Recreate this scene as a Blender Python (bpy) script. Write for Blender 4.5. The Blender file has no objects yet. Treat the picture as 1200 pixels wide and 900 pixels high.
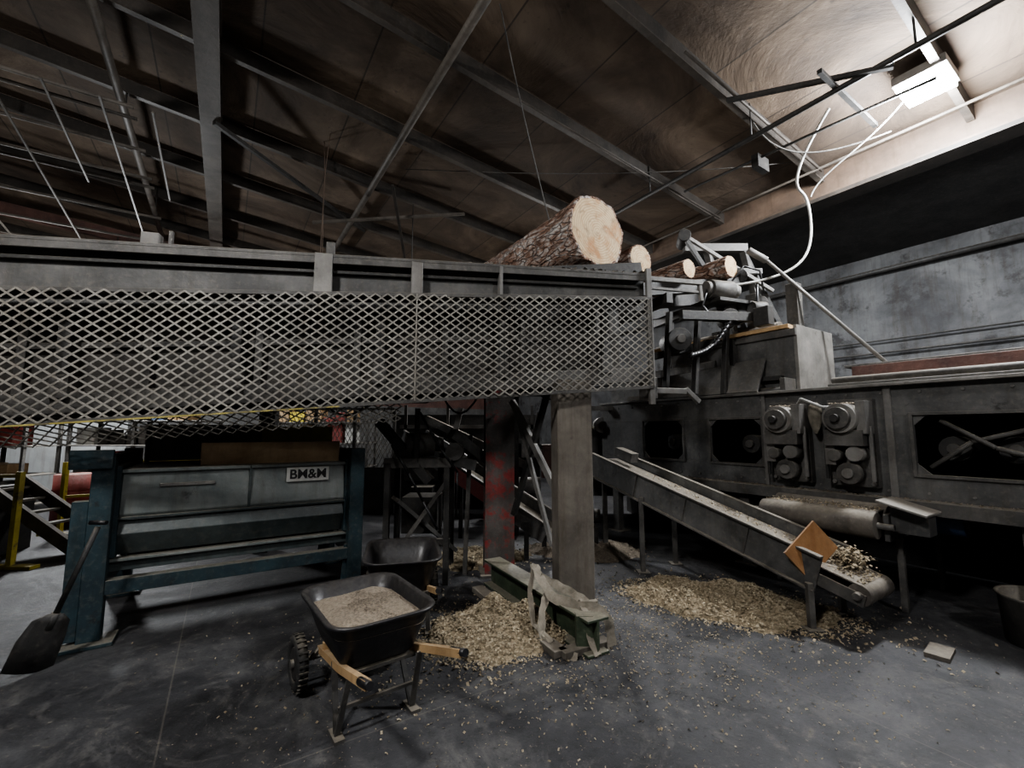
import bpy, bmesh, math, random
from mathutils import Vector, Matrix, noise
random.seed(7)
S = bpy.context.scene
TH = math.radians(33)
A = Vector((math.cos(TH), math.sin(TH), 0)); B = Vector((-math.sin(TH), math.cos(TH), 0))
def AB(c, b, z=0.0): return A*c + B*b + Vector((0, 0, z))
V = Vector

# ------------------------------------------------------------ materials
def ramp(nt, fac, stops):
    r = nt.nodes.new('ShaderNodeValToRGB'); e = r.color_ramp.elements
    e[0].position, e[0].color = stops[0][0], (*stops[0][1], 1)
    e[1].position, e[1].color = stops[-1][0], (*stops[-1][1], 1)
    for p, c in stops[1:-1]:
        n = e.new(p); n.color = (*c, 1)
    nt.links.new(fac, r.inputs['Fac']); return r.outputs['Color']
def tnoise(nt, vec, scale, detail=5, rough=.6, dist=0):
    n = nt.nodes.new('ShaderNodeTexNoise'); n.inputs['Scale'].default_value = scale
    n.inputs['Detail'].default_value = detail; n.inputs['Roughness'].default_value = rough
    n.inputs['Distortion'].default_value = dist
    nt.links.new(vec, n.inputs['Vector']); return n.outputs['Fac']
def mixc(nt, fac, a, b, mode='MIX'):
    m = nt.nodes.new('ShaderNodeMix'); m.data_type = 'RGBA'; m.blend_type = mode
    for s, v in ((m.inputs[0], fac), (m.inputs[6], a), (m.inputs[7], b)):
        if isinstance(v, (int, float)): s.default_value = v
        elif isinstance(v, tuple): s.default_value = (*v, 1)
        else: nt.links.new(v, s)
    return m.outputs[2]
def math_(nt, op, a, b=0.0, clamp=False):
    m = nt.nodes.new('ShaderNodeMath'); m.operation = op; m.use_clamp = clamp
    for s, v in ((m.inputs[0], a), (m.inputs[1], b)):
        if isinstance(v, (int, float)): s.default_value = v
        else: nt.links.new(v, s)
    return m.outputs[0]
def base_mat(name):
    m = bpy.data.materials.new(name); m.use_nodes = True; nt = m.node_tree
    b = nt.nodes['Principled BSDF']; tc = nt.nodes.new('ShaderNodeTexCoord')
    return m, nt, b, tc.outputs['Object']
def bump(nt, b, h, strength=.3, dist=.01):
    n = nt.nodes.new('ShaderNodeBump'); n.inputs['Strength'].default_value = strength
    n.inputs['Distance'].default_value = dist
    nt.links.new(h, n.inputs['Height']); nt.links.new(n.outputs[0], b.inputs['Normal'])
def grime(name, c1, c2, dust=(.25, .22, .175), dustamt=.6, rough=.6, metal=0., scale=3., spots=None, spotlvl=.62, blot=.65):
    m, nt, b, vec = base_mat(name)
    n1 = tnoise(nt, vec, scale, 6, .65, .3); n2 = tnoise(nt, vec, scale*9, 4, .6)
    n4 = tnoise(nt, vec, scale*.45, 5, .7, .8)
    col = ramp(nt, n1, [(.35, c1), (.65, c2)])
    if spots:
        n3 = tnoise(nt, vec, scale*1.7, 8, .7)
        f = math_(nt, 'MULTIPLY', math_(nt, 'SUBTRACT', n3, spotlvl, True), 12, True)
        col = mixc(nt, f, col, spots)
    f = math_(nt, 'MULTIPLY', math_(nt, 'SUBTRACT', n4, .48, True), 3.4, True)
    col = mixc(nt, math_(nt, 'MULTIPLY', f, blot), col, tuple(x*.3 for x in c1))
    mp = nt.nodes.new('ShaderNodeMapping'); mp.inputs['Scale'].default_value = (9, 9, .9); nt.links.new(vec, mp.inputs['Vector'])
    n5 = tnoise(nt, mp.outputs[0], 1.3, 5, .7)
    f = math_(nt, 'MULTIPLY', math_(nt, 'SUBTRACT', n5, .50, True), 3.0, True)
    col = mixc(nt, math_(nt, 'MULTIPLY', f, .65), col, (c1[0]*.55+.010, c1[1]*.45+.005, c1[2]*.35))
    g = nt.nodes.new('ShaderNodeNewGeometry'); sp = nt.nodes.new('ShaderNodeSeparateXYZ')
    nt.links.new(g.outputs['Normal'], sp.inputs[0])
    up = math_(nt, 'MULTIPLY', math_(nt, 'SUBTRACT', sp.outputs[2], .4, True), 1.8, True)
    f = math_(nt, 'MULTIPLY', up, math_(nt, 'ADD', n2, dustamt-.5, True), True)
    col = mixc(nt, f, col, dust)
    f2 = math_(nt, 'MULTIPLY', math_(nt, 'SUBTRACT', n2, .52, True), 1.6*dustamt, True)
    col = mixc(nt, f2, col, dust)
    nt.links.new(col, b.inputs['Base Color'])
    b.inputs['Roughness'].default_value = rough; b.inputs['Metallic'].default_value = metal
    bump(nt, b, n2, .3, .008)
    return m
M = {}
M['steel'] = grime('dusty_steel', (.038, .036, .034), (.10, .095, .088))
M['dark'] = grime('dark_steel', (.012, .012, .012), (.036, .034, .032), dustamt=.35)
M['plate'] = grime('trough_side_plate', (.02, .018, .016), (.07, .063, .055), dustamt=.5, scale=2)
M['purlin'] = grime('sooty_purlin', (.014, .012, .010), (.04, .033, .028), dustamt=.2)
M['flange'] = grime('purlin_flange', (.04, .034, .029), (.085, .073, .062), dustamt=.2)
M['pipe'] = grime('dusty_pipe', (.055, .047, .04), (.11, .095, .08), dustamt=.3)
M['grey'] = grime('grey_steel', (.095, .092, .087), (.18, .172, .162), dustamt=.5)
M['machine'] = grime('machine_paint', (.042, .042, .042), (.108, .106, .102), dustamt=.6, spots=(.018, .016, .015))
M['machlite'] = grime('machine_light_panel', (.11, .106, .098), (.22, .21, .195), dustamt=.5, spots=(.05, .042, .036))
M['teal'] = grime('teal_paint', (.012, .026, .034), (.022, .050, .062), dustamt=.55, spots=(.015, .015, .015), spotlvl=.58)
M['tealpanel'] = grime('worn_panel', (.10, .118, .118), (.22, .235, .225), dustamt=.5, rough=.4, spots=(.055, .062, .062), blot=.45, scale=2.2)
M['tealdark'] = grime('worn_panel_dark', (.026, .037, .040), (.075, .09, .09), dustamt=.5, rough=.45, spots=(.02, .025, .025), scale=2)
M['green'] = grime('green_paint', (.025, .04, .025), (.055, .075, .045), dustamt=.6, spots=(.06, .04, .03))
M['redcol'] = grime('red_worn_paint', (.05, .046, .042), (.10, .085, .078), dustamt=.4, spots=(.22, .028, .026), spotlvl=.50)
M['red'] = grime('red_paint', (.16, .02, .018), (.28, .05, .04), dustamt=.4, spots=(.05, .03, .03))
M['rust'] = grime('rust_red_beam', (.06, .026, .022), (.12, .055, .042), dustamt=.4)
M['brown'] = grime('brown_beam', (.055, .038, .028), (.12, .082, .058), dustamt=.2, scale=1.2)
M['yellow'] = grime('yellow_paint', (.42, .33, .03), (.60, .49, .06), dustamt=.4, spots=(.12, .10, .04), spotlvl=.56)
M['tape'] = grime('faded_yellow_tape', (.26, .22, .06), (.38, .32, .10), dustamt=.6, spots=(.10, .09, .06), spotlvl=.5)
M['mesh'] = grime('galvanised_mesh', (.13, .122, .11), (.27, .255, .225), dustamt=.5, rough=.55)
M['black'] = grime('black_plastic', (.006, .006, .007), (.014, .014, .017), dust=(.12, .11, .10), dustamt=.35, rough=.4)
M['rubber'] = grime('rubber', (.015, .015, .015), (.03, .03, .03), dustamt=.4, rough=.8)
M['belt'] = grime('conveyor_belt', (.055, .048, .042), (.12, .105, .088), dustamt=.6, rough=.8)
M['timber'] = grime('weathered_timber', (.085, .075, .063), (.18, .16, .137), dustamt=.4, rough=.8, scale=2, spots=(.045, .038, .032))
M['wood'] = grime('pale_wood', (.34, .22, .11), (.50, .34, .18), dustamt=.3, rough=.7)
M['ply'] = grime('rusty_plywood', (.25, .125, .05), (.38, .21, .10), dustamt=.3)
M['strap'] = grime('dusty_strap', (.11, .10, .08), (.24, .215, .175), dustamt=.4, rough=.9, scale=8)
M['white'] = grime('dirty_white', (.42, .42, .40), (.6, .6, .57), dustamt=.3)
M['ink'] = grime('black_ink', (.01, .01, .01), (.015, .015, .015), dustamt=0)
M['blue'] = grime('blue_motor', (.015, .035, .08), (.03, .06, .12), dustamt=.4)
M['card'] = grime('cardboard', (.25, .16, .08), (.36, .25, .14), dustamt=.2)
M['cable'] = grime('pale_cable', (.28, .28, .27), (.40, .40, .38), dustamt=.2)
M['wall'] = grime('concrete_wall', (.048, .049, .052), (.135, .137, .14), dustamt=.12, rough=.9, scale=.9, spots=(.04, .039, .04), spotlvl=.54)
M['wallwhite'] = grime('pale_wall', (.30, .31, .31), (.48, .49, .49), dustamt=.2, rough=.9, scale=.6, blot=.2)
M['orange'] = grime('orange_paint', (.5, .12, .02), (.6, .2, .04), dustamt=.3)

def ceil_mat():
    m, nt, b, vec = base_mat('stained_ceiling_panel')
    n1 = tnoise(nt, vec, .6, 8, .68, .8); n2 = tnoise(nt, vec, 8, 6, .7)
    col = ramp(nt, n1, [(.32, (.036, .025, .018)), (.5, (.092, .065, .045)), (.68, (.175, .130, .092))])
    mp = nt.nodes.new('ShaderNodeMapping'); mp.inputs['Rotation'].default_value = (0, 0, -TH); nt.links.new(vec, mp.inputs['Vector'])
    sp = nt.nodes.new('ShaderNodeSeparateXYZ'); nt.links.new(mp.outputs[0], sp.inputs[0])
    fr = math_(nt, 'FRACT', math_(nt, 'MULTIPLY', sp.outputs[0], .82)); seam = math_(nt, 'LESS_THAN', fr, .018)
    col = mixc(nt, math_(nt, 'MULTIPLY', seam, .75), col, (.02, .015, .012))
    tone = math_(nt, 'FLOOR', math_(nt, 'MULTIPLY', sp.outputs[0], .82))
    wn = nt.nodes.new('ShaderNodeTexWhiteNoise'); wn.noise_dimensions = '1D'; nt.links.new(tone, wn.inputs['W'])
    col = mixc(nt, math_(nt, 'MULTIPLY', wn.outputs['Value'], .4), col, (.04, .03, .023))
    f = math_(nt, 'MULTIPLY', math_(nt, 'SUBTRACT', n2, .60, True), 6, True)
    col = mixc(nt, f, col, (.03, .022, .017))
    n3 = tnoise(nt, vec, 3.3, 8, .8)
    f = math_(nt, 'MULTIPLY', math_(nt, 'SUBTRACT', n3, .70, True), 14, True)
    col = mixc(nt, f, col, (.28, .23, .17))
    nt.links.new(col, b.inputs['Base Color']); b.inputs['Roughness'].default_value = .85
    bump(nt, b, n1, .5, .1); return m
M['ceil'] = ceil_mat()
def floor_mat():
    m, nt, b, vec = base_mat('dusty_concrete_floor')
    mp = nt.nodes.new('ShaderNodeMapping'); mp.inputs['Rotation'].default_value = (0, 0, -TH)
    mp.inputs['Location'].default_value = (.3, -1.01, 0)
    nt.links.new(vec, mp.inputs['Vector'])
    n1 = tnoise(nt, vec, 1.1, 9, .7, 1.0); n2 = tnoise(nt, vec, 26, 6, .75); n3 = tnoise(nt, vec, 1.8, 10, .78, 2.2); n5 = tnoise(nt, vec, 6, 8, .8, .5)
    col = ramp(nt, n1, [(.36, (.015, .015, .017)), (.52, (.040, .040, .043)), (.70, (.088, .087, .088))])
    f = math_(nt, 'MULTIPLY', math_(nt, 'SUBTRACT', n3, .52, True), 5.0, True)
    col = mixc(nt, math_(nt, 'MULTIPLY', f, .8), col, (.135, .130, .122))
    f = math_(nt, 'MULTIPLY', math_(nt, 'SUBTRACT', n5, .58, True), 6, True)
    col = mixc(nt, math_(nt, 'MULTIPLY', f, .7), col, (.17, .15, .12))
    f = math_(nt, 'MULTIPLY', math_(nt, 'SUBTRACT', n2, .60, True), 6, True)
    col = mixc(nt, f, col, (.23, .20, .16))
    f = math_(nt, 'MULTIPLY', math_(nt, 'SUBTRACT', .44, n2, True), 6, True)
    col = mixc(nt, f, col, (.012, .012, .012))
    br = nt.nodes.new('ShaderNodeTexBrick'); br.offset = 0
    nt.links.new(mp.outputs[0], br.inputs['Vector'])
    for k, v in (('Scale', 1), ('Mortar Size', .005), ('Brick Width', 3.4), ('Row Height', 3.4), ('Mortar Smooth', .2)):
        br.inputs[k].default_value = v
    col = mixc(nt, math_(nt, 'MULTIPLY', math_(nt, 'MULTIPLY', br.outputs['Fac'], n3), .6), col, (.19, .17, .14))
    nt.links.new(col, b.inputs['Base Color'])
    rr = nt.nodes.new('ShaderNodeMapRange'); rr.inputs[3].default_value = .32; rr.inputs[4].default_value = .95
    nt.links.new(n3, rr.inputs[0]); nt.links.new(rr.outputs[0], b.inputs['Roughness'])
    bump(nt, b, n2, .5, .012); return m
M['floor'] = floor_mat()
def chip_mat(name, a, c, d=(.68, .59, .43)):
    m, nt, b, vec = base_mat(name)
    g = nt.nodes.new('ShaderNodeNewGeometry')
    n = tnoise(nt, vec, 60, 4, .75)
    col = ramp(nt, g.outputs['Random Per Island'], [(0, a), (.6, c), (1, d)])
    col = mixc(nt, math_(nt, 'MULTIPLY', math_(nt, 'SUBTRACT', n, .42, True), 2.6, True), col, tuple(x*.4 for x in a))
    nt.links.new(col, b.inputs['Base Color']); b.inputs['Roughness'].default_value = .9
    bump(nt, b, n, 1, .03); return m
M['chip'] = chip_mat('wood_chips', (.36, .285, .18), (.54, .45, .32))
M['sawdust'] = chip_mat('sawdust', (.22, .178, .135), (.33, .275, .21), (.48, .40, .31))
def bark_mat():
    m, nt, b, vec = base_mat('bark')
    mp = nt.nodes.new('ShaderNodeMapping'); mp.inputs['Scale'].default_value = (1, 1, .4)
    nt.links.new(vec, mp.inputs['Vector'])
    wn = nt.nodes.new('ShaderNodeTexNoise'); wn.inputs['Scale'].default_value = 7; nt.links.new(mp.outputs[0], wn.inputs['Vector'])
    vm = nt.nodes.new('ShaderNodeVectorMath'); vm.operation = 'MULTIPLY_ADD'; vm.inputs[1].default_value = (.14, .14, .14)
    nt.links.new(wn.outputs['Color'], vm.inputs[0]); nt.links.new(mp.outputs[0], vm.inputs[2])
    vo = nt.nodes.new('ShaderNodeTexVoronoi'); vo.inputs['Scale'].default_value = 16; vo.feature = 'DISTANCE_TO_EDGE'
    nt.links.new(vm.outputs[0], vo.inputs['Vector'])
    n = tnoise(nt, mp.outputs[0], 9, 9, .8, .8)
    col = ramp(nt, n, [(.34, (.07, .045, .036)), (.46, (.24, .13, .085)), (.52, (.34, .24, .19)), (.60, (.56, .53, .50))])
    e = math_(nt, 'SUBTRACT', 1.0, math_(nt, 'MULTIPLY', vo.outputs['Distance'], 9, True), True)
    col = mixc(nt, math_(nt, 'MULTIPLY', e, .5), col, (.06, .036, .028))
    nt.links.new(col, b.inputs['Base Color']); b.inputs['Roughness'].default_value = .9
    h = math_(nt, 'SUBTRACT', n, e); bump(nt, b, h, 1, .03); return m
M['bark'] = bark_mat()
def logend_mat():
    m, nt, b, vec = base_mat('log_end_grain')
    w = nt.nodes.new('ShaderNodeTexWave'); w.wave_type = 'RINGS'; w.rings_direction = 'Z'
    w.inputs['Scale'].default_value = 11; w.inputs['Distortion'].default_value = 5; w.inputs['Detail'].default_value = 4
    nt.links.new(vec, w.inputs['Vector'])
    col = ramp(nt, w.outputs['Fac'], [(0, (.40, .29, .16)), (1, (.56, .43, .27))])
    n = tnoise(nt, vec, 3.2, 6, .7, .8)
    col = mixc(nt, math_(nt, 'MULTIPLY', math_(nt, 'SUBTRACT', n, .48, True), 7.0, True), col, (.36, .18, .07))
    n2 = tnoise(nt, vec, 9, 6, .7)
    col = mixc(nt, math_(nt, 'MULTIPLY', math_(nt, 'SUBTRACT', n2, .52, True), 4.5, True), col, (.16, .10, .055))
    nt.links.new(col, b.inputs['Base Color']); b.inputs['Roughness'].default_value = .8
    bump(nt, b, n, .2, .005); return m
M['logend'] = logend_mat()
def emis(name, col, s):
    m, nt, b, vec = base_mat(name)
    b.inputs['Emission Color'].default_value = (*col, 1); b.inputs['Emission Strength'].default_value = s
    return m
M['lamp'] = emis('lamp_lens', (.95, .97, 1), 80)

# ------------------------------------------------------------ builder
class Ob:
    def __init__(s, name, xf=None):
        s.name = name; s.bm = bmesh.new(); s.mats = []; s.xf = xf or (lambda p: V(p))
    def mi(s, k):
        if k not in s.mats: s.mats.append(k)
        return s.mats.index(k)
    def hexa(s, pts, mat):
        vs = [s.bm.verts.new(s.xf(p)) for p in pts]; i = s.mi(mat)
        for f in ((0, 3, 2, 1), (4, 5, 6, 7), (0, 1, 5, 4), (1, 2, 6, 5), (2, 3, 7, 6), (3, 0, 4, 7)):
            fc = s.bm.faces.new([vs[k] for k in f]); fc.material_index = i
        return s
    def box(s, x0, x1, y0, y1, z0, z1, mat):
        return s.hexa([(x0, y0, z0), (x1, y0, z0), (x1, y1, z0), (x0, y1, z0), (x0, y0, z1), (x1, y0, z1), (x1, y1, z1), (x0, y1, z1)], mat)
    def beam(s, p, q, w, h, mat, roll=0, up=None):
        p, q = V(p), V(q); d = (q-p).normalized()
        u = V(up) if up else V((0, 0, 1))
        if abs(d.dot(u)) > .98: u = V((0, 1, 0))
        sd = d.cross(u).normalized(); u2 = sd.cross(d)
        if roll:
            R = Matrix.Rotation(roll, 3, d); sd = R @ sd; u2 = R @ u2
        sd *= w/2; u2 *= h/2
        return s.hexa([p-sd-u2, p+sd-u2, p+sd+u2, p-sd+u2, q-sd-u2, q+sd-u2, q+sd+u2, q-sd+u2], mat)
    def ibeam(s, p, q, w, h, mat, t=.02, up=None):
        p, q = V(p), V(q); d = (q-p).normalized(); u = V(up) if up else V((0, 0, 1))
        sd = d.cross(u).normalized(); u2 = sd.cross(d)*(h/2-t/2)
        s.beam(p+u2, q+u2, w, t, mat, up=up); s.beam(p-u2, q-u2, w, t, mat, up=up)
        s.beam(p, q, t, h-t, mat, up=up); return s
    def cyl(s, p, q, r, mat, n=16, r2=None, smooth=True):
        p, q = V(p), V(q); d = (q-p).normalized(); r2 = r if r2 is None else r2
        u = V((0, 0, 1)) if abs(d.z) < .9 else V((1, 0, 0))
        a = d.cross(u).normalized(); b = d.cross(a); i = s.mi(mat); L = []
        for c, rr in ((p, r), (q, r2)):
            L.append([s.bm.verts.new(s.xf(c+a*rr*math.cos(k*2*math.pi/n)+b*rr*math.sin(k*2*math.pi/n))) for k in range(n)])
        for k in range(n):
            f = s.bm.faces.new([L[0][k], L[0][(k+1) % n], L[1][(k+1) % n], L[1][k]]); f.material_index = i; f.smooth = smooth
        for l in (L[0][::-1], L[1]):
            f = s.bm.faces.new(l); f.material_index = i
        return s
    def tube(s, pts, r, mat, n=8):
        for a, b in zip(pts[:-1], pts[1:]): s.cyl(a, b, r, mat, n)
        return s
    def loops(s, L, mat, cap0=False, cap1=False, smooth=True):
        i = s.mi(mat); R = [[s.bm.verts.new(s.xf(p)) for p in l] for l in L]; n = len(R[0])
        for a, b in zip(R[:-1], R[1:]):
            for k in range(n):
                f = s.bm.faces.new([a[k], a[(k+1) % n], b[(k+1) % n], b[k]]); f.material_index = i; f.smooth = smooth
        if cap0: s.bm.faces.new(R[0][::-1]).material_index = i
        if cap1: s.bm.faces.new(R[-1]).material_index = i
        return s
    def prism(s, prof, x0, x1, mat):
        return s.loops([[(x0, y, z) for y, z in prof], [(x1, y, z) for y, z in prof]], mat, True, True, False)
    def sheet(s, rows, mat):
        i = s.mi(mat); G = [[s.bm.verts.new(s.xf(p)) for p in r] for r in rows]
        for a in range(len(G)-1):
            for b in range(len(G[0])-1):
                f = s.bm.faces.new([G[a][b], G[a+1][b], G[a+1][b+1], G[a][b+1]]); f.material_index = i; f.smooth = True
        return s
    def chip(s, c, sz, mat):
        c = V(c); R = Matrix.Rotation(random.uniform(0, 6.28), 3, 'Z') @ Matrix.Rotation(random.uniform(-.7, .7), 3, 'X') @ Matrix.Rotation(random.uniform(-.7, .7), 3, 'Y')
        l, w = sz, sz*random.uniform(.35, .8); i = s.mi(mat)
        a = [s.bm.verts.new(s.xf(c+R @ V(p))) for p in ((-l, -w, 0), (0, -w, l*.35), (l, -w, 0), (l, w, 0), (0, w, l*.35), (-l, w, 0))]
        for f in ((0, 1, 4, 5), (1, 2, 3, 4)): s.bm.faces.new([a[k] for k in f]).material_index = i
    def done(s, bevel=0.0):
        bm = s.bm; bmesh.ops.recalc_face_normals(bm, faces=bm.faces[:])
        xs = [v.co for v in bm.verts]
        mn = V([min(c[k] for c in xs) for k in range(3)]); mx = V([max(c[k] for c in xs) for k in range(3)])
        o = V(((mn.x+mx.x)/2, (mn.y+mx.y)/2, mn.z))
        bmesh.ops.translate(bm, verts=bm.verts[:], vec=-o)
        me = bpy.data.meshes.new(s.name); bm.to_mesh(me); bm.free()
        for k in s.mats: me.materials.append(M[k])
        ob = bpy.data.objects.new(s.name, me); ob.location = o; S.collection.objects.link(ob)
        if bevel:
            md = ob.modifiers.new('bevel', 'BEVEL'); md.width = bevel; md.limit_method = 'ANGLE'; md.segments = 1
        return ob
fAB = lambda p: AB(p[0], p[1], p[2])
def rotxf(o, ang):
    R = Matrix.Rotation(ang, 3, 'Z'); o = V(o)
    return lambda p: o + R @ V(p)
def cable(name, pts, r, mat):
    cu = bpy.data.curves.new(name, 'CURVE'); cu.dimensions = '3D'; cu.bevel_depth = r; cu.bevel_resolution = 2
    sp = cu.splines.new('NURBS'); sp.points.add(len(pts)-1)
    for i, p in enumerate(pts): sp.points[i].co = (*p, 1)
    sp.use_endpoint_u = True; sp.order_u = 4; cu.materials.append(M[mat])
    o = bpy.data.objects.new(name, cu); S.collection.objects.link(o); return o

# ------------------------------------------------------------ room shell
CL, CR, B0, B1 = -11, 8.0, -7, 17
zr = lambda c: 5.9+.095*(8-c)
Ob('floor', fAB).box(CL, 11.2, B0, B1, -.1, 0, 'floor').done()
Ob('ceiling', fAB).hexa([(CL, B0, zr(CL)), (CR, B0, zr(CR)), (CR, B1, zr(CR)), (CL, B1, zr(CL)), (CL, B0, zr(CL)+.1), (CR, B0, zr(CR)+.1), (CR, B1, zr(CR)+.1), (CL, B1, zr(CL)+.1)], 'ceil')\
    .hexa([(CR+.2, B0, 5.45), (11.2, B0, 5.2), (11.2, B1, 5.2), (CR+.2, B1, 5.45), (CR+.2, B0, 5.55), (11.2, B0, 5.3), (11.2, B1, 5.3), (CR+.2, B1, 5.55)], 'dark').done()
Ob('wall_right', fAB).box(11.0, 11.2, B0, B1, 0, 5.22, 'wall').done()
Ob('wall_left', fAB).box(CL-.2, CL, B0, B1, 0, 7.9, 'wall').done()
Ob('wall_back', fAB).box(CL, -2.4, B1, B1+.2, 0, 2.6, 'wallwhite').box(-2.4, 11.2, B1, B1+.2, 0, 2.6, 'machine').box(CL, 11.2, B1, B1+.2, 2.6, 7.9, 'rust').done()
Ob('wall_front', fAB).box(CL, 11.2, B0-.2, B0, 0, 7.9, 'wall').done()
e = Ob('eave_beam', fAB)
e.box(CR-.02, CR+.04, B0, B1, 5.40, 6.0, 'brown').box(CR-.18, CR+.18, B0, B1, 5.34, 5.40, 'purlin').box(CR-.18, CR+.18, B0, B1, 5.97, 6.0, 'purlin')
e.box(CR-.12, CR-.02, B0, B1, 5.40, 5.46, 'brown')
e.done()
for k in range(-3, 9):
    b = 2.91+1.72*k
    o = Ob('roof_purlin', fAB)
    o.beam((CL, b, zr(CL)-.11), (CR-.05, b, zr(CR)-.11), .02, .2, 'purlin')
    o.beam((CL, b+.03, zr(CL)-.21), (CR-.05, b+.03, zr(CR)-.21), .08, .015, 'flange')
    o.done()
o = Ob('roof_girder', fAB); o.ibeam((-.45, B0, 6.42), (-.45, B1, 6.42), .26, .38, 'flange', .025); o.done()
o = Ob('roof_girder', fAB); o.ibeam((-6.2, B0, 6.9), (-6.2, B1, 6.9), .26, .38, 'flange', .025); o.done()
o = Ob('ceiling_pipe', fAB); o.cyl((2.05, 1, 6.2), (2.05, 13, 6.2), .055, 'pipe')
for b in (4.6, 8.1, 11.5): o.cyl((2.05, b, 6.2), (2.05, b, 6.45), .012, 'dark', 6)
o.done()
o = Ob('ceiling_pipe', fAB); o.cyl((-1.45, 1, 6.3), (-1.55, 14, 6.3), .05, 'pipe')
for b in (4.6, 8.1, 11.5): o.cyl((-1.5, b, 6.3), (-1.5, b, 6.8), .012, 'dark', 6)
o.done()
o = Ob('ceiling_conduit', fAB); o.cyl((5.75, -1, 5.6), (5.75, 6.2, 5.6), .035, 'dark', 10)
for b in (1.2, 2.9, 4.6): o.cyl((5.75, b, 5.6), (5.75, b, 6.1), .012, 'dark', 6)
o.beam((5.3, 1.9, 5.62), (6.9, 1.9, 5.62), .05, .05, 'dark'); o.beam((5.2, 2.9, 5.9), (5.8, 1.4, 5.55), .05, .05, 'dark')
o.box(6.3, 6.6, 3.1, 3.2, 5.5, 5.7, 'dark'); o.cyl((6.4, 1.2, 5.55), (6.4, 4.4, 5.75), .02, 'dark', 8)
o.cyl((7.5, -2, 5.7), (7.5, 9, 5.7), .02, 'pipe', 8); o.cyl((4.2, 2.8, 6.0), (7.6, 2.8, 5.7), .018, 'flange', 8); o.cyl((3.0, 4.5, 6.05), (7.6, 4.5, 5.65), .015, 'flange', 8)
o.done()
o = Ob('cable_tray', fAB)
for i, (b, z) in enumerate([(6.9, 5.7), (7.15, 5.7), (7.9, 5.68), (8.6, 5.6), (8.9, 5.6), (9.9, 5.5), (10.9, 5.4), (11.6, 5.3), (12.3, 5.2), (13.2, 5.1)]):
    o.cyl((-9.5, b, z), (-1.2 if i < 7 else 1.5, b, z), .024, 'pipe', 8)
for k in range(17):
    c = -9+.5*k
    o.beam((c, 6.8, 5.66), (c, 12.4 if k % 2 else 9.0, 5.15 if k % 2 else 5.5), .022, .022, 'pipe')
for c in range(-9, -1, 2): o.cyl((c, 8.7, 5.5), (c, 8.7, 6.9), .012, 'dark', 6)
o.done()
o = Ob('roof_brace', fAB)
o.beam((1.2, 9.0, 5.7), (3.8, 7.6, 6.0), .05, .05, 'pipe'); o.beam((2.2, 7.2, 5.9), (3.4, 9.8, 5.4), .05, .05, 'purlin')
o.beam((-.4, 7.5, 6.2), (2.4, 9.9, 6.2), .06, .06, 'dark'); o.cyl((2.9, 8.1, 5.0), (2.9, 8.1, 6.3), .01, 'dark', 6)
o.beam((-5.8, 12.5, 6.2), (6.8, 12.5, 5.2), .12, .25, 'rust'); o.beam((-5.8, 13.5, 5.4), (6.8, 13.5, 4.8), .1, .3, 'dark')
o.done()
o = Ob('wall_pipe', fAB)
o.cyl((10.85, -2, 4.85), (10.85, 14, 4.85), .05, 'dark'); o.cyl((10.9, -2, 3.2), (10.9, 14, 3.2), .02, 'dark')
o.cyl((10.9, -2, 3.45), (10.9, 14, 3.45), .015, 'dark'); o.done()

# ------------------------------------------------------------ lights
def bay_or_fill_lamp(p, power, size=.3, name='high_bay_or_fill_light', rot=TH, col=(1, .98, .95), top=None):
    p = V(p); o = Ob(name, rotxf(p, rot))
    o.box(-size, size, -size*.9, size*.9, .06, .16, 'grey'); o.box(-size*.92, size*.92, -size*.82, size*.82, 0, .06, 'lamp')
    t = (top if top else .5)
    o.cyl((0, 0, .16), (0, 0, .16+t), .015, 'dark', 6); o.done()
    L = bpy.data.lights.new('lamp', 'POINT'); L.energy = power; L.color = col; L.shadow_soft_size = .25
    lo = bpy.data.objects.new('lamp_source', L); lo.location = p-V((0, 0, .32)); S.collection.objects.link(lo)
bay_or_fill_lamp((4.95, 4.85, 5.72), 640, .27, top=.15, col=(.94, .97, 1))
bay_or_fill_lamp((-2.6, -1.0, 5.9), 450)  # out-of-view fill lamp, stands in for light from behind the camera
bay_or_fill_lamp((4.2, -1.5, 5.5), 110)  # unseen fill lamp, added to light the machine face
bay_or_fill_lamp((-8.6, 9.2, 4.1), 360, top=1.6, col=(.95, .98, 1))  # fill lamp hidden behind the deck, housing added, brightens the left background
bay_or_fill_lamp((.6, 10.5, 4.3), 130, top=1.5)  # added fill lamp, hidden by the deck, lights background machinery and ceiling

# ------------------------------------------------------------ log deck
D0 = V((1.42, 4.6, 0)); TD = V((-.958, -.286, 0)); ND = V((-.286, .958, 0))
fD = lambda p: D0 + TD*p[0] + ND*p[1] + V((0, 0, p[2]))
zt = lambda t: 3.31-.05*t
zm = lambda t: 3.03-.074*t
zb = lambda t: 2.10-.08*t
LD = 7.2
o = Ob('log_deck', fD)
o.beam((0, 0, zt(0)-.015), (LD, 0, zt(LD)-.015), .20, .03, 'steel')
o.beam((0, -.09, zt(0)-.05), (LD, -.09, zt(LD)-.05), .015, .07, 'steel')
o.hexa([(0, .0, zm(0)-.1), (LD, 0, zm(LD)-.1), (LD, .02, zm(LD)-.1), (0, .02, zm(0)-.1), (0, 0, zt(0)-.02), (LD, 0, zt(LD)-.02), (LD, .02, zt(LD)-.02), (0, .02, zt(0)-.02)], 'machine')
o.beam((0, -.03, zm(0)+.02), (LD, -.03, zm(LD)+.02), .06, .04, 'steel')
o.beam((.1, -.02, zt(0)-.14), (LD, -.02, zt(LD)-.14), .04, .03, 'dark')
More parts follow.
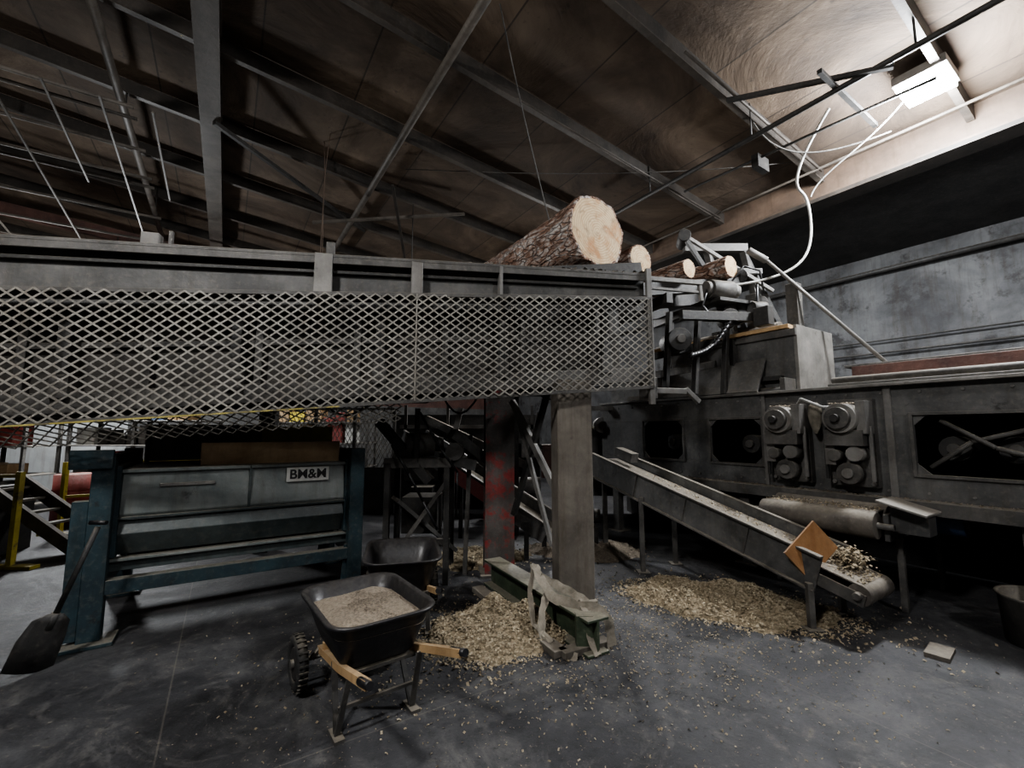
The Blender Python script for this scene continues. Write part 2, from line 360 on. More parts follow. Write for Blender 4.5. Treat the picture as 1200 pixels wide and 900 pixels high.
for t, w, hh in ((1.62, .03, -.02), (2.40, .10, -.03), (3.18, .14, .0), (5.9, .1, -.03)):
    o.box(t-w/2, t+w/2, -.11, -.02, zm(t)-.03, zt(t)+hh, 'grey' if w < .12 else 'machlite')
o.box(3.10, 3.17, -.06, -.02, zt(3.1), zt(3.1)+.12, 'steel'); o.box(4.38, 4.50, -.06, .02, zt(4.4), zt(4.4)+.10, 'grey'); o.box(4.30, 4.33, -.03, .0, zt(4.4), zt(4.4)+.14, 'steel')
o.hexa([(0.15, .28, zb(0)+.20), (LD, .28, zb(LD)+.20), (LD, .30, zb(LD)+.20), (.15, .30, zb(0)+.20), (.15, .28, zm(0)), (LD, .28, zm(LD)), (LD, .30, zm(LD)), (.15, .30, zm(0))], 'plate')
o.beam((0, .2, zb(0)+.16), (LD, .2, zb(LD)+.16), .12, .16, 'steel')
o.beam((.2, .24, zm(0)-.35), (LD, .24, zm(LD)-.35), .03, .05, 'steel')
for k in range(9):
    t = .5+.8*k; o.box(t-.03, t+.03, .2, .28, zb(t)+.2, zm(t), 'steel')
for n in (3.0,):
    o.beam((-.2, n, zt(0)-.2), (LD, n, zt(LD)-.2), .1, .35, 'steel'); o.beam((0, n, zb(0)+.3), (LD, n, zb(LD)+.3), .14, .2, 'steel')
for t in [.4+1.15*k for k in range(6)]:
    o.beam((t, .1, zb(t)+.28), (t, 3.0, zb(t)+.28), .12, .18, 'steel')
    o.beam((t, .15, zb(t)+.3), (t, .15, zm(t)), .08, .08, 'dark')
    o.beam((t, 3, zb(t)+.3), (t, 3, zt(t)-.3), .1, .1, 'dark')
zs = lambda t: 3.53-.15*t
for n in (.2, 1.0, 1.8, 2.7):
    t1 = -.1 if n < .5 else (-2.3 if n > 1.2 else -2.25)
    o.beam((1.35, n, zs(1.35)-.09), (t1, n, zs(t1)-.09), .07, .18, 'dark')
    o.beam((1.3, n, zt(1.3)-.08), (LD, n, zt(LD)-.08), .1, .18, 'steel')
for t in (1.2, .1): o.beam((t, .1, zs(t)-.25), (t, 2.8, zs(t)-.25), .1, .14, 'dark')
for t in (-1.0, -2.1): o.beam((t, .9, zs(t)-.25), (t, 2.8, zs(t)-.25), .1, .14, 'dark')
o.hexa([(1, .3, zb(1)+.36), (LD, .3, zb(LD)+.36), (LD, 2.9, zb(LD)+.36), (1, 2.9, zb(1)+.36), (1, .3, zb(1)+.38), (LD, .3, zb(LD)+.38), (LD, 2.9, zb(LD)+.38), (1, 2.9, zb(1)+.38)], 'dark')
o.box(-.02, .04, -.12, -.08, 1.92, 3.36, 'grey'); o.box(-.45, .02, -.06, 0, 2.04, 2.10, 'grey'); o.box(-.06, .02, -.1, .12, 1.98, 2.2, 'steel')
o.beam((0, -.05, 3.27), (-.75, 0, 3.31), .05, .05, 'machlite'); o.beam((0, -.05, 3.17), (-.7, 0, 3.20), .03, .03, 'grey'); o.beam((-.72, 0, 3.32), (-.74, 0, 3.1), .04, .04, 'machlite')
o.beam((-.45, -.03, 2.1), (-.62, -.03, 1.96), .05, .05, 'grey')
for t in (.6, 4.2): o.beam((t, 3.0, 0), (t, 3.0, zb(t)+.3), .2, .2, 'dark')
o.beam((6.6, .6, 0), (6.6, .6, zb(6.6)+.3), .2, .2, 'steel')
for n in (1.0, 2.4): o.beam((-2.1, n, 2.15), (-2.1, n, zs(-2.1)-.3), .1, .1, 'dark')
for t, dz, w in ((.3, .3, .5), (1.0, .22, .7), (1.5, .4, .5), (2.6, .35, .9), (3.0, .25, .6), (4.0, .2, .7)):
    o.tube([(t+w*k/8, .9+.1*k, zb(t)+.28-dz*math.sin(math.pi*k/8)) for k in range(9)], .014, 'black', 6)
for t in (.9, 2.2, 3.3): o.box(t, t+.25, .5, .8, zb(t)+.02, zb(t)+.3, 'dark')
for _ in range(160): 
    t = abs(random.gauss(0, 1.1)); o.chip((t, random.uniform(-.09, .09), zt(t)+.006), random.uniform(.01, .035), 'belt')
o.done(.004)

o = Ob('expanded_metal_guard', fD)
W, rows = .10, 13; cols = int(LD/W); mi = 'mesh'
def mp(t, f, n=-.135):
    wob = .012*math.sin(t*3.1+f*2)+.008*math.sin(t*7.3)
    return V((t, n+wob, zb(t)+(zm(t)-zb(t))*f))
for r in range(rows):
    for c in range(cols):
        t0 = c*W
        for s in (0, 1):
            m0 = mp(t0, (r+.5)/rows); m1 = mp(t0+W/2, (r+s)/rows); m2 = mp(t0+W, (r+.5)/rows)
            o.beam(m0, m1, .006, .013, mi); o.beam(m1, m2, .006, .013, mi)
o.beam(mp(0, 0, -.12), mp(LD, 0, -.12), .03, .03, 'steel'); o.beam(mp(0, 1, -.12), mp(LD, 1, -.12), .03, .03, 'steel')
o.beam(mp(0, 0), mp(0, 1), .015, .02, 'grey'); o.beam(mp(2.4, 0), mp(2.4, 1), .012, .02, 'mesh')
o.beam(mp(3.0, -.01, -.15), mp(LD, -.01, -.15), .005, .012, 'tape')
for c in range(int(4.6/W)):
    t0 = 2.5+c*W
    for r in range(3):
        for s in (0, 1):
            P = lambda t, f: V((t, -.12+.10*f, zb(t)-.01-.05*f))
            m0 = P(t0, r+.5); m1 = P(t0+W/2, r+s); m2 = P(t0+W, r+.5)
            o.beam(m0, m1, .006, .010, 'mesh'); o.beam(m1, m2, .006, .010, 'mesh')
o.done()

# ------------------------------------------------------------ logs
def log(center, r, L, taper=.92, seed=0):
    bm = bmesh.new(); n, m = 64, 40; rings = []
    for j in range(m+1):
        z = L*j/m; rr = r*(1-(1-taper)*j/m); ring = []
        for k in range(n):
            a = 2*math.pi*k/n; d = 1+.08*noise.noise(V((math.cos(a)*2, math.sin(a)*2, z*1.5+seed)))+.06*noise.noise(V((math.cos(a)*9, math.sin(a)*9, z*6+seed)))
            ring.append(bm.verts.new((math.cos(a)*rr*d, math.sin(a)*rr*d, z)))
        rings.append(ring)
    for a, b in zip(rings[:-1], rings[1:]):
        for k in range(n):
            f = bm.faces.new([a[k], a[(k+1) % n], b[(k+1) % n], b[k]]); f.smooth = True
    for ring, s in ((rings[0], -1), (rings[-1], 1)):
        inner = [bm.verts.new(V((v.co.x*.94, v.co.y*.94, v.co.z))) for v in ring]
        for k in range(n): bm.faces.new([ring[k], ring[(k+1) % n], inner[(k+1) % n], inner[k]])
        bm.faces.new(inner).material_index = 1
    bmesh.ops.recalc_face_normals(bm, faces=bm.faces[:])
    me = bpy.data.meshes.new('log'); bm.to_mesh(me); bm.free(); me.materials.append(M['bark']); me.materials.append(M['logend'])
    ob = bpy.data.objects.new('log', me); S.collection.objects.link(ob)
    ob.rotation_euler = B.to_track_quat('Z', 'Y').to_euler(); ob.location = center
def logat(x, y, r, L, seed, dz=0):
    d = V((x, y, 0))-D0; t = d.dot(TD); log(V((x, y, zs(t)+r+.01+dz)), r, L, seed=seed)
logat(.96, 4.72, .40, 2.35, 1)
logat(1.58, 5.2, .19, 2.2, 5, -.04)
logat(2.40, 5.75, .13, 1.7, 9, -.02)
logat(3.07, 5.95, .15, 1.7, 13, -.04)

# ------------------------------------------------------------ posts & base
o = Ob('timber_post', rotxf((.60, 4.48, 0), math.radians(12))); o.box(-.18, .18, -.12, .12, .0, 2.16, 'timber'); o.box(-.2, .2, -.14, .14, 0, .05, 'strap'); o.done(.012)
o = Ob('steel_column', rotxf((-.16, 5.35, 0), math.radians(8)))
o.box(-.17, .17, -.14, -.12, .0, 2.25, 'redcol'); o.box(-.17, .17, .12, .14, .0, 2.25, 'redcol'); o.box(-.01, .01, -.12, .12, .0, 2.25, 'redcol')
o.box(-.22, .22, -.2, .2, 0, .03, 'steel'); o.done()
o = Ob('column_brace'); o.beam((.0, 5.15, 2.0), (.5, 4.72, .95), .06, .06, 'grey'); o.beam((.40, 4.8, 2.1), (.02, 5.15, .7), .06, .05, 'dark')
o.beam((.05, 5.1, 1.9), (.42, 4.75, .45), .04, .04, 'grey'); o.done()
o = Ob('steel_base_beam'); o.ibeam((-.22, 5.0, .135), (.64, 3.42, .135), .2, .26, 'green', .02)
o.beam((-.36, 4.75, .03), (.36, 3.40, .03), .12, .05, 'timber'); o.beam((.36, 3.40, .03), (.74, 3.6, .03), .1, .05, 'timber')
o.box(.48, .61, 3.46, 3.54, 0, .27, 'green'); o.done(.003)
o = Ob('hanging_strap')
def ribbon(pts, w, seed):
    rows = []; P = [V(p) for p in pts]; F = []
    for a, b in zip(P[:-1], P[1:]):
        for k in range(4): F.append(a.lerp(b, k/4))
    F.append(P[-1])
    for j, p in enumerate(F):
        d = (F[min(j+1, len(F)-1)]-F[max(j-1, 0)]).normalized(); sd = d.cross(V((.3, -1, .4))).normalized()
        ww = w*(1+.5*noise.noise(V((j*.7, seed, 0))))
        rows.append([p+sd*ww*s+V((0, 0, .025*noise.noise(V((j*.6, s*2, seed))))) for s in (-1, -.5, 0, .5, 1)])
    o.sheet(rows, 'strap')
ribbon([(.20, 4.1, .46), (.24, 3.92, .40), (.33, 3.76, .30), (.50, 3.62, .285), (.66, 3.56, .29), (.74, 3.53, .2), (.76, 3.52, .03)], .04, 1)
ribbon([(.30, 3.84, .32), (.24, 3.68, .22), (.23, 3.60, .08), (.30, 3.50, .03), (.47, 3.36, .02)], .03, 2)
ribbon([(.20, 4.08, .47), (.15, 3.9, .3), (.17, 3.7, .12), (.30, 3.52, .06)], .022, 3)
ribbon([(.24, 3.94, .40), (.42, 3.90, .33), (.56, 3.78, .29), (.62, 3.62, .29)], .035, 4)
ribbon([(.56, 3.62, .29), (.60, 3.50, .24), (.58, 3.46, .12), (.63, 3.40, .02)], .03, 5)
o.done()

# ------------------------------------------------------------ chip piles
def pile(name, cx, cy, rx, ry, h, ang, mat, nchip, seed=0, sz=.012):
    o = Ob(name, rotxf((cx, cy, 0), ang)); n = 60; i = o.mi(mat); g = {}
    def hz(x, y):
        rr = math.hypot(x/rx, y/ry)+.35*noise.noise(V((x*2.5+seed, y*2.5, 0)))+.12*noise.noise(V((x*8+seed, y*8, 0)))
        return max(-.02, h*max(0, .95-rr)**1.0*(1+.5*noise.noise(V((x*4, y*4, seed)))) + .014*noise.noise(V((x*22, y*22, seed)))-(.016 if rr > .9 else 0))
    for a in range(n+1):
        for b in range(n+1):
            x = (a/n*2-1)*rx*1.15; y = (b/n*2-1)*ry*1.15; g[a, b] = o.bm.verts.new(o.xf((x, y, hz(x, y))))
    for a in range(n):
        for b in range(n):
            f = o.bm.faces.new([g[a, b], g[a+1, b], g[a+1, b+1], g[a, b+1]]); f.material_index = i; f.smooth = True
    for _ in range(nchip):
        rr = abs(random.gauss(.0, .65)) if random.random() < .5 else random.random()**.5*1.05; t = random.uniform(0, 6.283); x = rx*rr*math.cos(t); y = ry*rr*math.sin(t)
        z = hz(x, y)
        if z < .002 and random.random() < .45: continue
        o.chip((x, y, max(0, z)+.006), random.uniform(.4, 1.4)*sz, mat)
    o.done()
pile('wood_chip_pile', 2.06, 4.42, 1.05, .55, .22, math.radians(-28), 'chip', 13000, 1, .011)
pile('wood_chip_pile', -.13, 3.86, .66, .54, .22, math.radians(40), 'chip', 9000, 4, .011)
pile('wood_chip_pile', -.45, 5.9, .7, .5, .16, 0, 'chip', 1800, 8, .014)
pile('wood_chip_pile', 1.0, 6.2, .9, .5, .2, 0, 'sawdust', 900, 11, .014)
o = Ob('scattered_wood_chips')
for _ in range(4200):
    x = random.gauss(.5, 1.1); y = random.gauss(3.7, .6)
    if y > 2.3: o.chip((x, y, .005), random.uniform(.003, .009), 'chip')
for _ in range(3500):
    o.chip((random.uniform(-1.8, 3.6), random.uniform(2.0, 5.5), .003), random.uniform(.0015, .005), 'sawdust')
o.done()

# ------------------------------------------------------------ wheelbarrow
def rrect(cx, cy, hx, hy, r, z, n=6):
    P = []
    for q, (sx, sy) in enumerate(((1, 1), (-1, 1), (-1, -1), (1, -1))):
        for k in range(n+1):
            a = math.pi/2*q+math.pi/2*k/n
            P.append((cx+sx*(hx-r)+r*math.cos(a), cy+sy*(hy-r)+r*math.sin(a), z))
    return P
def barrow(loc, ang, fill, sc=1.0, color='black'):
    R0 = rotxf(loc, ang); o = Ob('wheelbarrow', lambda p: R0(V(p)*sc))
    L = [rrect(0, -.02, .19, .24, .08, .36), rrect(0, 0, .24, .32, .10, .42), rrect(0, .02, .29, .39, .12, .56), rrect(0, .02, .32, .43, .14, .66), rrect(0, .02, .35, .46, .16, .67),
         rrect(0, .02, .355, .465, .16, .685), rrect(0, .02, .35, .46, .16, .695), rrect(0, .02, .315, .425, .14, .685), rrect(0, .02, .28, .38, .12, .56), rrect(0, 0, .23, .31, .10, .43), rrect(0, -.02, .18, .23, .08, .375)]
    o.loops(L, color, True, True)
    if fill:
        i = o.mi('sawdust'); prev = None
        for j in range(14):
            f = 1-j/13.0; ring = []
            for (x, y, z) in rrect(0, .02, .30, .405, .12, .60):
                X, Y = x*f, .02+(y-.02)*f
                zz = .60+.07*(1-f**2)+.03*noise.noise(V((X*7, Y*7, 2)))
                ring.append(o.bm.verts.new(o.xf((X+.0005*j, Y, zz))))
            if prev:
                for k in range(len(ring)):
                    q = o.bm.faces.new([prev[k], prev[(k+1) % len(ring)], ring[(k+1) % len(ring)], ring[k]]); q.material_index = i; q.smooth = True
            prev = ring
        for _ in range(2600):
            a = random.uniform(0, 6.28); rr = random.random()**.5*.98; X = .28*rr*math.cos(a); Y = .02+.38*rr*math.sin(a)
            o.chip((X, Y, .607+.07*(1-rr**2)+.03*noise.noise(V((X*7, Y*7, 2)))), random.uniform(.002, .006), 'sawdust')
    for s in (-1, 1):
        o.beam((s*.17, .5, .22), (s*.23, -.2, .385), .035, .045, 'wood'); o.beam((s*.23, -.2, .385), (s*.27, -.82, .56), .035, .045, 'wood')
        o.cyl((s*.27, -.70, .53), (s*.275, -.86, .575), .022, 'black', 10)
        o.beam((s*.22, -.05, .36), (s*.24, -.22, .02), .035, .012, 'dark'); o.beam((s*.22, -.38, .42), (s*.24, -.24, .02), .035, .012, 'steel')
        o.box(s*.24-.03, s*.24+.03, -.30, -.15, 0, .02, 'steel')
        cx, cy, cz, Rw, rt = s*.33, .44, .19, .145, .045
        rings = []
        for k in range(28):
            a = 2*math.pi*k/28
            rings.append([(cx+rt*math.cos(q*math.pi/4)*.9, cy+(Rw+rt*math.sin(q*math.pi/4))*math.cos(a), cz+(Rw+rt*math.sin(q*math.pi/4))*math.sin(a)) for q in range(8)])
        rings.append(rings[0]); o.loops(rings, 'rubber')
        for k in range(28):
            a = 2*math.pi*k/28; c = V((cx, cy+(Rw+rt)*math.cos(a)*.985, cz+(Rw+rt)*math.sin(a)*.985))
            t = V((0, -math.sin(a), math.cos(a)))
            o.beam(c-t*.006, c+t*.006, .06, .012, 'rubber', up=(0, math.cos(a), math.sin(a)))
        o.cyl((cx-.03, cy, cz), (cx+.03, cy, cz), .105, 'dark', 20); o.cyl((cx-.05, cy, cz), (cx+.05, cy, cz), .03, 'steel', 10)
        o.beam((s*.17, .46, .24), (s*.24, .44, .19), .03, .03, 'steel')
    o.cyl((-.34, .44, .19), (.34, .44, .19), .012, 'steel', 8)
    o.beam((-.24, -.23, .16), (.24, -.23, .16), .02, .02, 'steel'); o.beam((-.22, -.3, .38), (.22, -.3, .38), .04, .02, 'steel')
    o.beam((-.2, .3, .31), (.2, .3, .31), .04, .06, 'wood')
    o.done()
barrow((-.90, 2.86, 0), math.radians(36.9), True, .90)
barrow((-.95, 3.96, 0), math.radians(14), False, .90)

# ------------------------------------------------------------ vibrating screen
sx = rotxf((-3.3, 3.62, 0), TH)
o = Ob('vibrating_screen', sx)
XR = 1.98
for x in (0, XR):
    for y in (0, 1.3):
        o.box(x-.07, x+.07, y-.06, y+.06, .03, 1.47, 'teal'); o.box(x-.16, x+.16, y-.14, y+.12, 0, .03, 'teal')
        o.beam((x-.1, y, .03), (x-.07, y, .5), .05, .02, 'teal')
    o.beam((x, 0, .42), (x, 1.3, .42), .1, .12, 'teal'); o.beam((x, 0, 1.40), (x, 1.3, 1.40), .08, .1, 'teal'); o.beam((x, .1, .1), (x, 1.2, .9), .05, .05, 'teal')
o.box(-.17, -.07, -.05, .04, .05, 1.1, 'teal'); o.box(-.2, .06, -.1, -.06, 1.35, 1.5, 'teal')
o.box(0, XR, -.05, .05, .36, .47, 'teal'); o.box(0, XR, 1.25, 1.35, .36, .48, 'teal')
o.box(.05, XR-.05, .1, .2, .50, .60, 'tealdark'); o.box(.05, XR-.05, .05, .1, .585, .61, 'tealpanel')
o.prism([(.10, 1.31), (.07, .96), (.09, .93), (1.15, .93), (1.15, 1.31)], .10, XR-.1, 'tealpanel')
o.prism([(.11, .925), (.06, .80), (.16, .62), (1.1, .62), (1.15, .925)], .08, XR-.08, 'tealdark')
o.box(.06, XR-.06, .045, .08, .92, .94, 'tealdark'); o.box(.06, XR-.06, .06, 1.2, 1.30, 1.33, 'tealpanel')
o.box(.04, .10, .04, 1.15, .62, 1.36, 'teal'); o.box(XR-.1, XR-.04, .04, 1.15, .62, 1.36, 'teal'); o.box(1.015, 1.035, .06, .1, .94, 1.33, 'tealdark')
o.prism([(.18, .66), (.35, .5), (1.0, .5), (1.1, .66)], .15, XR-.15, 'dark')
o.box(.35, .75, .067, .08, 1.17, 1.2, 'machlite')
for x in (0.0, XR):
    for k in range(5): o.cyl((x, .1, 1.0+k*.03), (x, .1, 1.015+k*.03), .06, 'dark', 12)
o.box(1.33, 1.72, .055, .07, 1.15, 1.29, 'white')
scr = o.done(.004)
tc = bpy.data.curves.new('sign_lettering', 'FONT'); tc.body = 'BM&M'; tc.size = .125; tc.extrude = .002; tc.align_x = 'CENTER'; tc.align_y = 'CENTER'; tc.offset = .003
tc.materials.append(M['ink']); to = bpy.data.objects.new('sign_lettering', tc); S.collection.objects.link(to)
pos = sx((1.525, .05, 1.22)); to.parent = scr
to.location = pos-scr.location; to.rotation_euler = (math.pi/2, 0, TH)
o = Ob('feed_hopper', sx)
o.prism([(.25, 1.33), (.22, 1.54), (.26, 1.54), (.29, 1.33)], .62, 1.85, 'card'); o.prism([(1.1, 1.33), (1.15, 1.52), (1.19, 1.52), (1.14, 1.33)], .62, 1.85, 'card')
o.box(.62, .66, .25, 1.15, 1.33, 1.52, 'card'); o.box(1.81, 1.85, .25, 1.15, 1.33, 1.52, 'card')
o.box(1.15, 1.9, .9, .94, 1.5, 1.70, 'yellow'); o.box(.1, 1.15, 1.25, 1.27, 1.33, 1.72, 'mesh'); o.box(.1, .14, 1.2, 1.25, 1.33, 1.75, 'steel'); o.done()

# shovel
o = Ob('scoop_shovel')
p0 = V((-3.04, 3.32, .95)); p1 = V((-3.20, 3.24, .38))
o.tube([p0, p1], .018, 'dark', 10); o.cyl(p0+V((-.06, 0, .03)), p0+V((.06, 0, .03)), .016, 'black', 8)
o.cyl(p1, p1+V((-.03, -.02, -.1)), .026, 'dark', 10)
dn = (p1-p0).normalized(); sd = dn.cross(V((-.9, .6, 0))).normalized(); up = sd.cross(dn)
prof = [(0, .04, .0), (.06, .10, .03), (.2, .125, .045), (.385, .13, .03)]
L = []
for d, w, cv in prof:
    L.append([p1+dn*d+sd*(w*s)+up*(cv*(abs(s)**2)*1.4-.02+off) for s, off in [(x/4, 0) for x in range(-4, 5)]+[(x/4, .006) for x in range(4, -5, -1)]])
o.loops(L, 'dark', True, True, True); o.done()

# ------------------------------------------------------------ debarker
o = Ob('debarker_machine', fAB)
zl, zh = 1.0, 2.1; Wd = [(4.05, 4.77), (2.92, 3.61), (.05, 1.47), (-1.5, -.15)]
o.box(5.6, 5.64, -2.2, 5.7, zl, 1.24, 'machine'); o.box(5.6, 5.64, -2.2, 5.7, 1.8, zh, 'machine')
ed = sorted([x for w in Wd for x in w]); ed = [-2.2]+ed+[5.7]
for k in range(0, len(ed), 2): o.box(5.6, 5.64, ed[k], ed[k+1], 1.24, 1.8, 'machine')
for a, b in Wd:
    for q in ((a-.03, a, 1.21, 1.83), (b, b+.03, 1.21, 1.83)): o.box(5.575, 5.6, *q, 'steel')
    o.box(5.575, 5.6, a, b, 1.21, 1.24, 'steel'); o.box(5.575, 5.6, a, b, 1.8, 1.83, 'steel')
    for (yb, zz) in ((a, 1.24), (b, 1.24), (a, 1.8), (b, 1.8)):
        sg = 1 if yb == a else -1; sz_ = 1 if zz < 1.5 else -1
        o.loops([[(c, yb, zz), (c, yb+sg*.1, zz), (c, yb, zz+sz_*.1)] for c in (5.6, 5.63)], 'machine', True, True, False)
o.box(5.45, 5.65, -2.2, 5.75, .955, 1.0, 'machlite'); o.box(5.42, 5.45, -2.2, 5.75, .88, 1.0, 'steel')
o.box(5.5, 5.7, -2.2, 2.9, 2.1, 2.13, 'machlite'); o.box(5.55, 5.7, 2.9, 5.7, 2.1, 2.13, 'steel')
o.box(5.57, 5.6, 1.62, 1.68, 1.0, 2.1, 'grey'); o.box(5.57, 5.6, 2.85, 2.89, 1.0, 2.1, 'grey')
for k in range(26): o.cyl((5.585, -1.9+k*.3, 2.03), (5.6, -1.9+k*.3, 2.03), .014, 'grey', 6); o.cyl((5.585, -1.9+k*.3, 1.06), (5.6, -1.9+k*.3, 1.06), .014, 'grey', 6)
o.box(5.64, 7.2, -2.2, 5.7, 2.06, 2.1, 'steel'); o.box(7.16, 7.2, -2.2, 5.7, 0.02, 2.1, 'dark'); o.box(5.64, 7.2, -2.2, 5.7, .95, 1.0, 'dark')  # dark rear sheet runs down as a skirt, added to darken the space underneath
for b in (-2.2, 2.0, 5.66): o.box(5.64, 7.2, b, b+.04, 1.0, 2.1, 'machine')
for b in (.35, .85, 1.25, -.8, 3.2, 4.4):
    o.cyl((5.85, b, 1.48), (7.1, b, 1.48), .12, 'dark'); o.cyl((5.80, b, 1.48), (5.86, b, 1.48), .05, 'steel')
for pts in ([(5.72, 1.4, 1.3), (5.7, 1.1, 1.55), (5.74, .7, 1.68), (5.72, .3, 1.6), (5.7, .1, 1.4)], [(5.7, 1.3, 1.75), (5.68, .95, 1.5), (5.7, .6, 1.38), (5.7, .2, 1.36)]):
    o.tube(pts, .022, 'steel')
for b in (2.55, 1.95):
    o.box(5.5, 5.6, b-.2, b+.2, 1.08, 1.98, 'steel')
    o.cyl((5.22, b, 1.78), (5.52, b, 1.78), .15, 'machlite', 24); o.cyl((5.16, b, 1.78), (5.22, b, 1.78), .11, 'steel', 20); o.cyl((5.10, b, 1.78), (5.16, b, 1.78), .04, 'dark')
    o.box(5.28, 5.5, b-.17, b+.17, 1.50, 1.66, 'steel'); o.cyl((5.3, b-.08, 1.42), (5.5, b-.08, 1.42), .075, 'grey'); o.cyl((5.3, b+.1, 1.40), (5.5, b+.1, 1.40), .06, 'steel')
    o.cyl((5.36, b, 1.22), (5.5, b, 1.22), .11, 'steel'); o.cyl((5.32, b, 1.22), (5.36, b, 1.22), .05, 'grey')
    o.beam((5.4, b-.2, 1.15), (5.4, b-.2, 1.7), .03, .03, 'grey'); o.beam((5.4, b+.2, 1.15), (5.4, b+.2, 1.85), .03, .03, 'dark')
    o.box(5.3, 5.52, b-.2, b-.12, 1.62, 1.95, 'grey'); o.box(5.34, 5.5, b+.1, b+.19, 1.3, 1.6, 'grey')
    for k in range(4): o.cyl((5.48, b-.17+.34*(k % 2), 1.12+.78*(k//2)), (5.46, b-.17+.34*(k % 2), 1.12+.78*(k//2)), .022, 'grey', 6)
    for _ in range(120): o.chip((random.uniform(5.25, 5.5), b+random.uniform(-.1, .1), 1.935), random.uniform(.005, .012), 'sawdust')
o.loops([[(5.42+.03*math.sin(a)*w, 2.24+.07*math.cos(a)*w, z) for a in [k*math.pi/5 for k in range(10)]] for z, w in ((1.62, .2), (1.68, .6), (1.75, .9), (1.84, 1.1), (1.92, .9), (1.96, .4))], 'strap', True, True)
o.tube([(5.4, 2.4, 1.95), (5.25, 2.3, 2.0), (5.25, 2.1, 1.9), (5.4, 2.0, 1.9)], .015, 'cable')
o.box(6.0, 7.0, 2.66, 4.5, 2.1, 2.95, 'machine'); o.box(6.0, 7.02, 2.62, 2.66, 2.1, 3.0, 'machlite'); o.box(5.96, 6.0, 2.62, 4.5, 2.86, 2.95, 'steel')
o.box(5.9, 6.0, 2.8, 3.5, 2.3, 2.36, 'dark'); o.box(5.94, 6.0, 3.5, 3.56, 2.1, 2.86, 'grey'); o.cyl((5.85, 3.1, 2.22), (6.0, 3.1, 2.22), .06, 'dark')
o.cyl((5.9, 2.75, 2.16), (5.9, 3.45, 2.16), .05, 'dark'); o.box(5.7, 5.98, 2.66, 2.72, 2.1, 2.3, 'steel')
o.box(5.75, 6.0, 4.5, 5.6, 2.1, 2.6, 'machine'); o.box(6.2, 6.9, 3.4, 3.9, 2.95, 3.15, 'steel')
o.hexa([(5.72, 3.0, 2.14), (5.98, 3.0, 2.6), (5.98, 5.2, 2.5), (5.72, 5.2, 2.14), (5.70, 3.0, 2.16), (5.96, 3.0, 2.62), (5.96, 5.2, 2.52), (5.70, 5.2, 2.16)], 'machine')
o.beam((6.05, 2.7, 2.99), (5.9, 4.7, 2.95), .2, .05, 'wood'); o.cyl((6.2, 2.9, 3.05), (6.3, 5.0, 3.05), .07, 'timber')
o.box(6.95, 7.05, -2.2, 2.4, 2.34, 2.50, 'rust'); o.box(7.0, 7.3, -2.2, 2.5, 2.50, 2.53, 'steel')
for b in (-1.8, -.4, 1.0, 2.3): o.box(6.97, 7.03, b, b+.06, 2.1, 2.34, 'dark')
o.cyl((6.6, -2.2, 2.3), (6.6, 2.5, 2.3), .04, 'steel'); o.box(6.2, 6.3, -2.2, 2.4, 2.1, 2.22, 'machine')
for b in (-1.6, .72, 3.1, 5.3):
    for c in (5.55, 7.0): o.box(c, c+.12, b, b+.12, 0, .96, 'steel')
    o.box(5.5, 5.75, b-.08, b+.2, 0, .02, 'steel'); o.beam((5.61, b+.06, .2), (7.05, b+.06, .2), .06, .06, 'dark')
o.cyl((5.75, 1.2, .8), (5.75, 1.55, .8), .12, 'blue', 20); o.cyl((5.75, 1.16, .8), (5.75, 1.2, .8), .09, 'dark'); o.box(5.65, 5.85, 1.22, 1.5, .9, .955, 'blue')
o.box(6.3, 7.1, -.8, .4, .3, .9, 'dark'); o.box(6.4, 7.1, 3.4, 4.6, .2, .9, 'dark')
for _ in range(900): o.chip((random.uniform(5.45, 5.6), random.uniform(-.5, 5.6), 1.004), random.uniform(.004, .012), 'sawdust')
o.done(.005)

o = Ob('log_turner_drive', fAB)
q = lambda x, y, z: (V((x, y, 0)).dot(A), V((x, y, 0)).dot(B), z)
o.cyl(q(2.75, 5.95, 3.62), q(3.1, 6.05, 3.62), .13, 'steel'); o.cyl(q(3.1, 6.05, 3.62), q(3.2, 6.08, 3.62), .09, 'grey'); o.cyl(q(2.68, 5.93, 3.62), q(2.75, 5.95, 3.62), .1, 'grey')
o.beam(q(2.8, 6.0, 3.46), q(3.6, 6.3, 3.46), .3, .05, 'dark')
for dx in (0, .55):
    o.beam(q(3.15+dx, 6.3, 2.95), q(2.95+dx, 6.4, 4.35), .07, .09, 'steel'); o.beam(q(3.5+dx, 6.35, 2.95), q(2.95+dx, 6.4, 4.35), .05, .07, 'dark')
o.beam(q(2.6, 6.4, 4.4), q(3.55, 6.4, 4.4), .1, .12, 'steel'); o.beam(q(2.5, 6.2, 4.55), q(3.0, 6.2, 3.7), .05, .06, 'dark'); o.beam(q(2.55, 6.2, 4.5), q(3.85, 6.3, 3.7), .05, .05, 'grey')
o.cyl(q(2.52, 6.15, 4.5), q(2.62, 6.5, 4.5), .09, 'dark'); o.cyl(q(3.3, 6.2, 3.9), q(3.4, 6.5, 3.9), .12, 'dark'); o.cyl(q(3.6, 6.2, 3.5), q(3.7, 6.45, 3.5), .1, 'steel')
o.cyl(q(3.35, 6.0, 3.35), q(3.55, 6.02, 3.35), .1, 'dark'); o.cyl(q(3.0, 5.9, 3.2), q(3.03, 6.1, 3.2), .13, 'dark'); o.box(5.9, 6.05, 2.9, 3.1, 3.05, 3.3, 'dark')
o.beam(q(2.9, 6.3, 4.0), q(3.7, 6.3, 4.0), .06, .08, 'machine'); o.beam(q(2.8, 6.3, 3.3), q(3.9, 6.4, 3.3), .08, .1, 'dark')
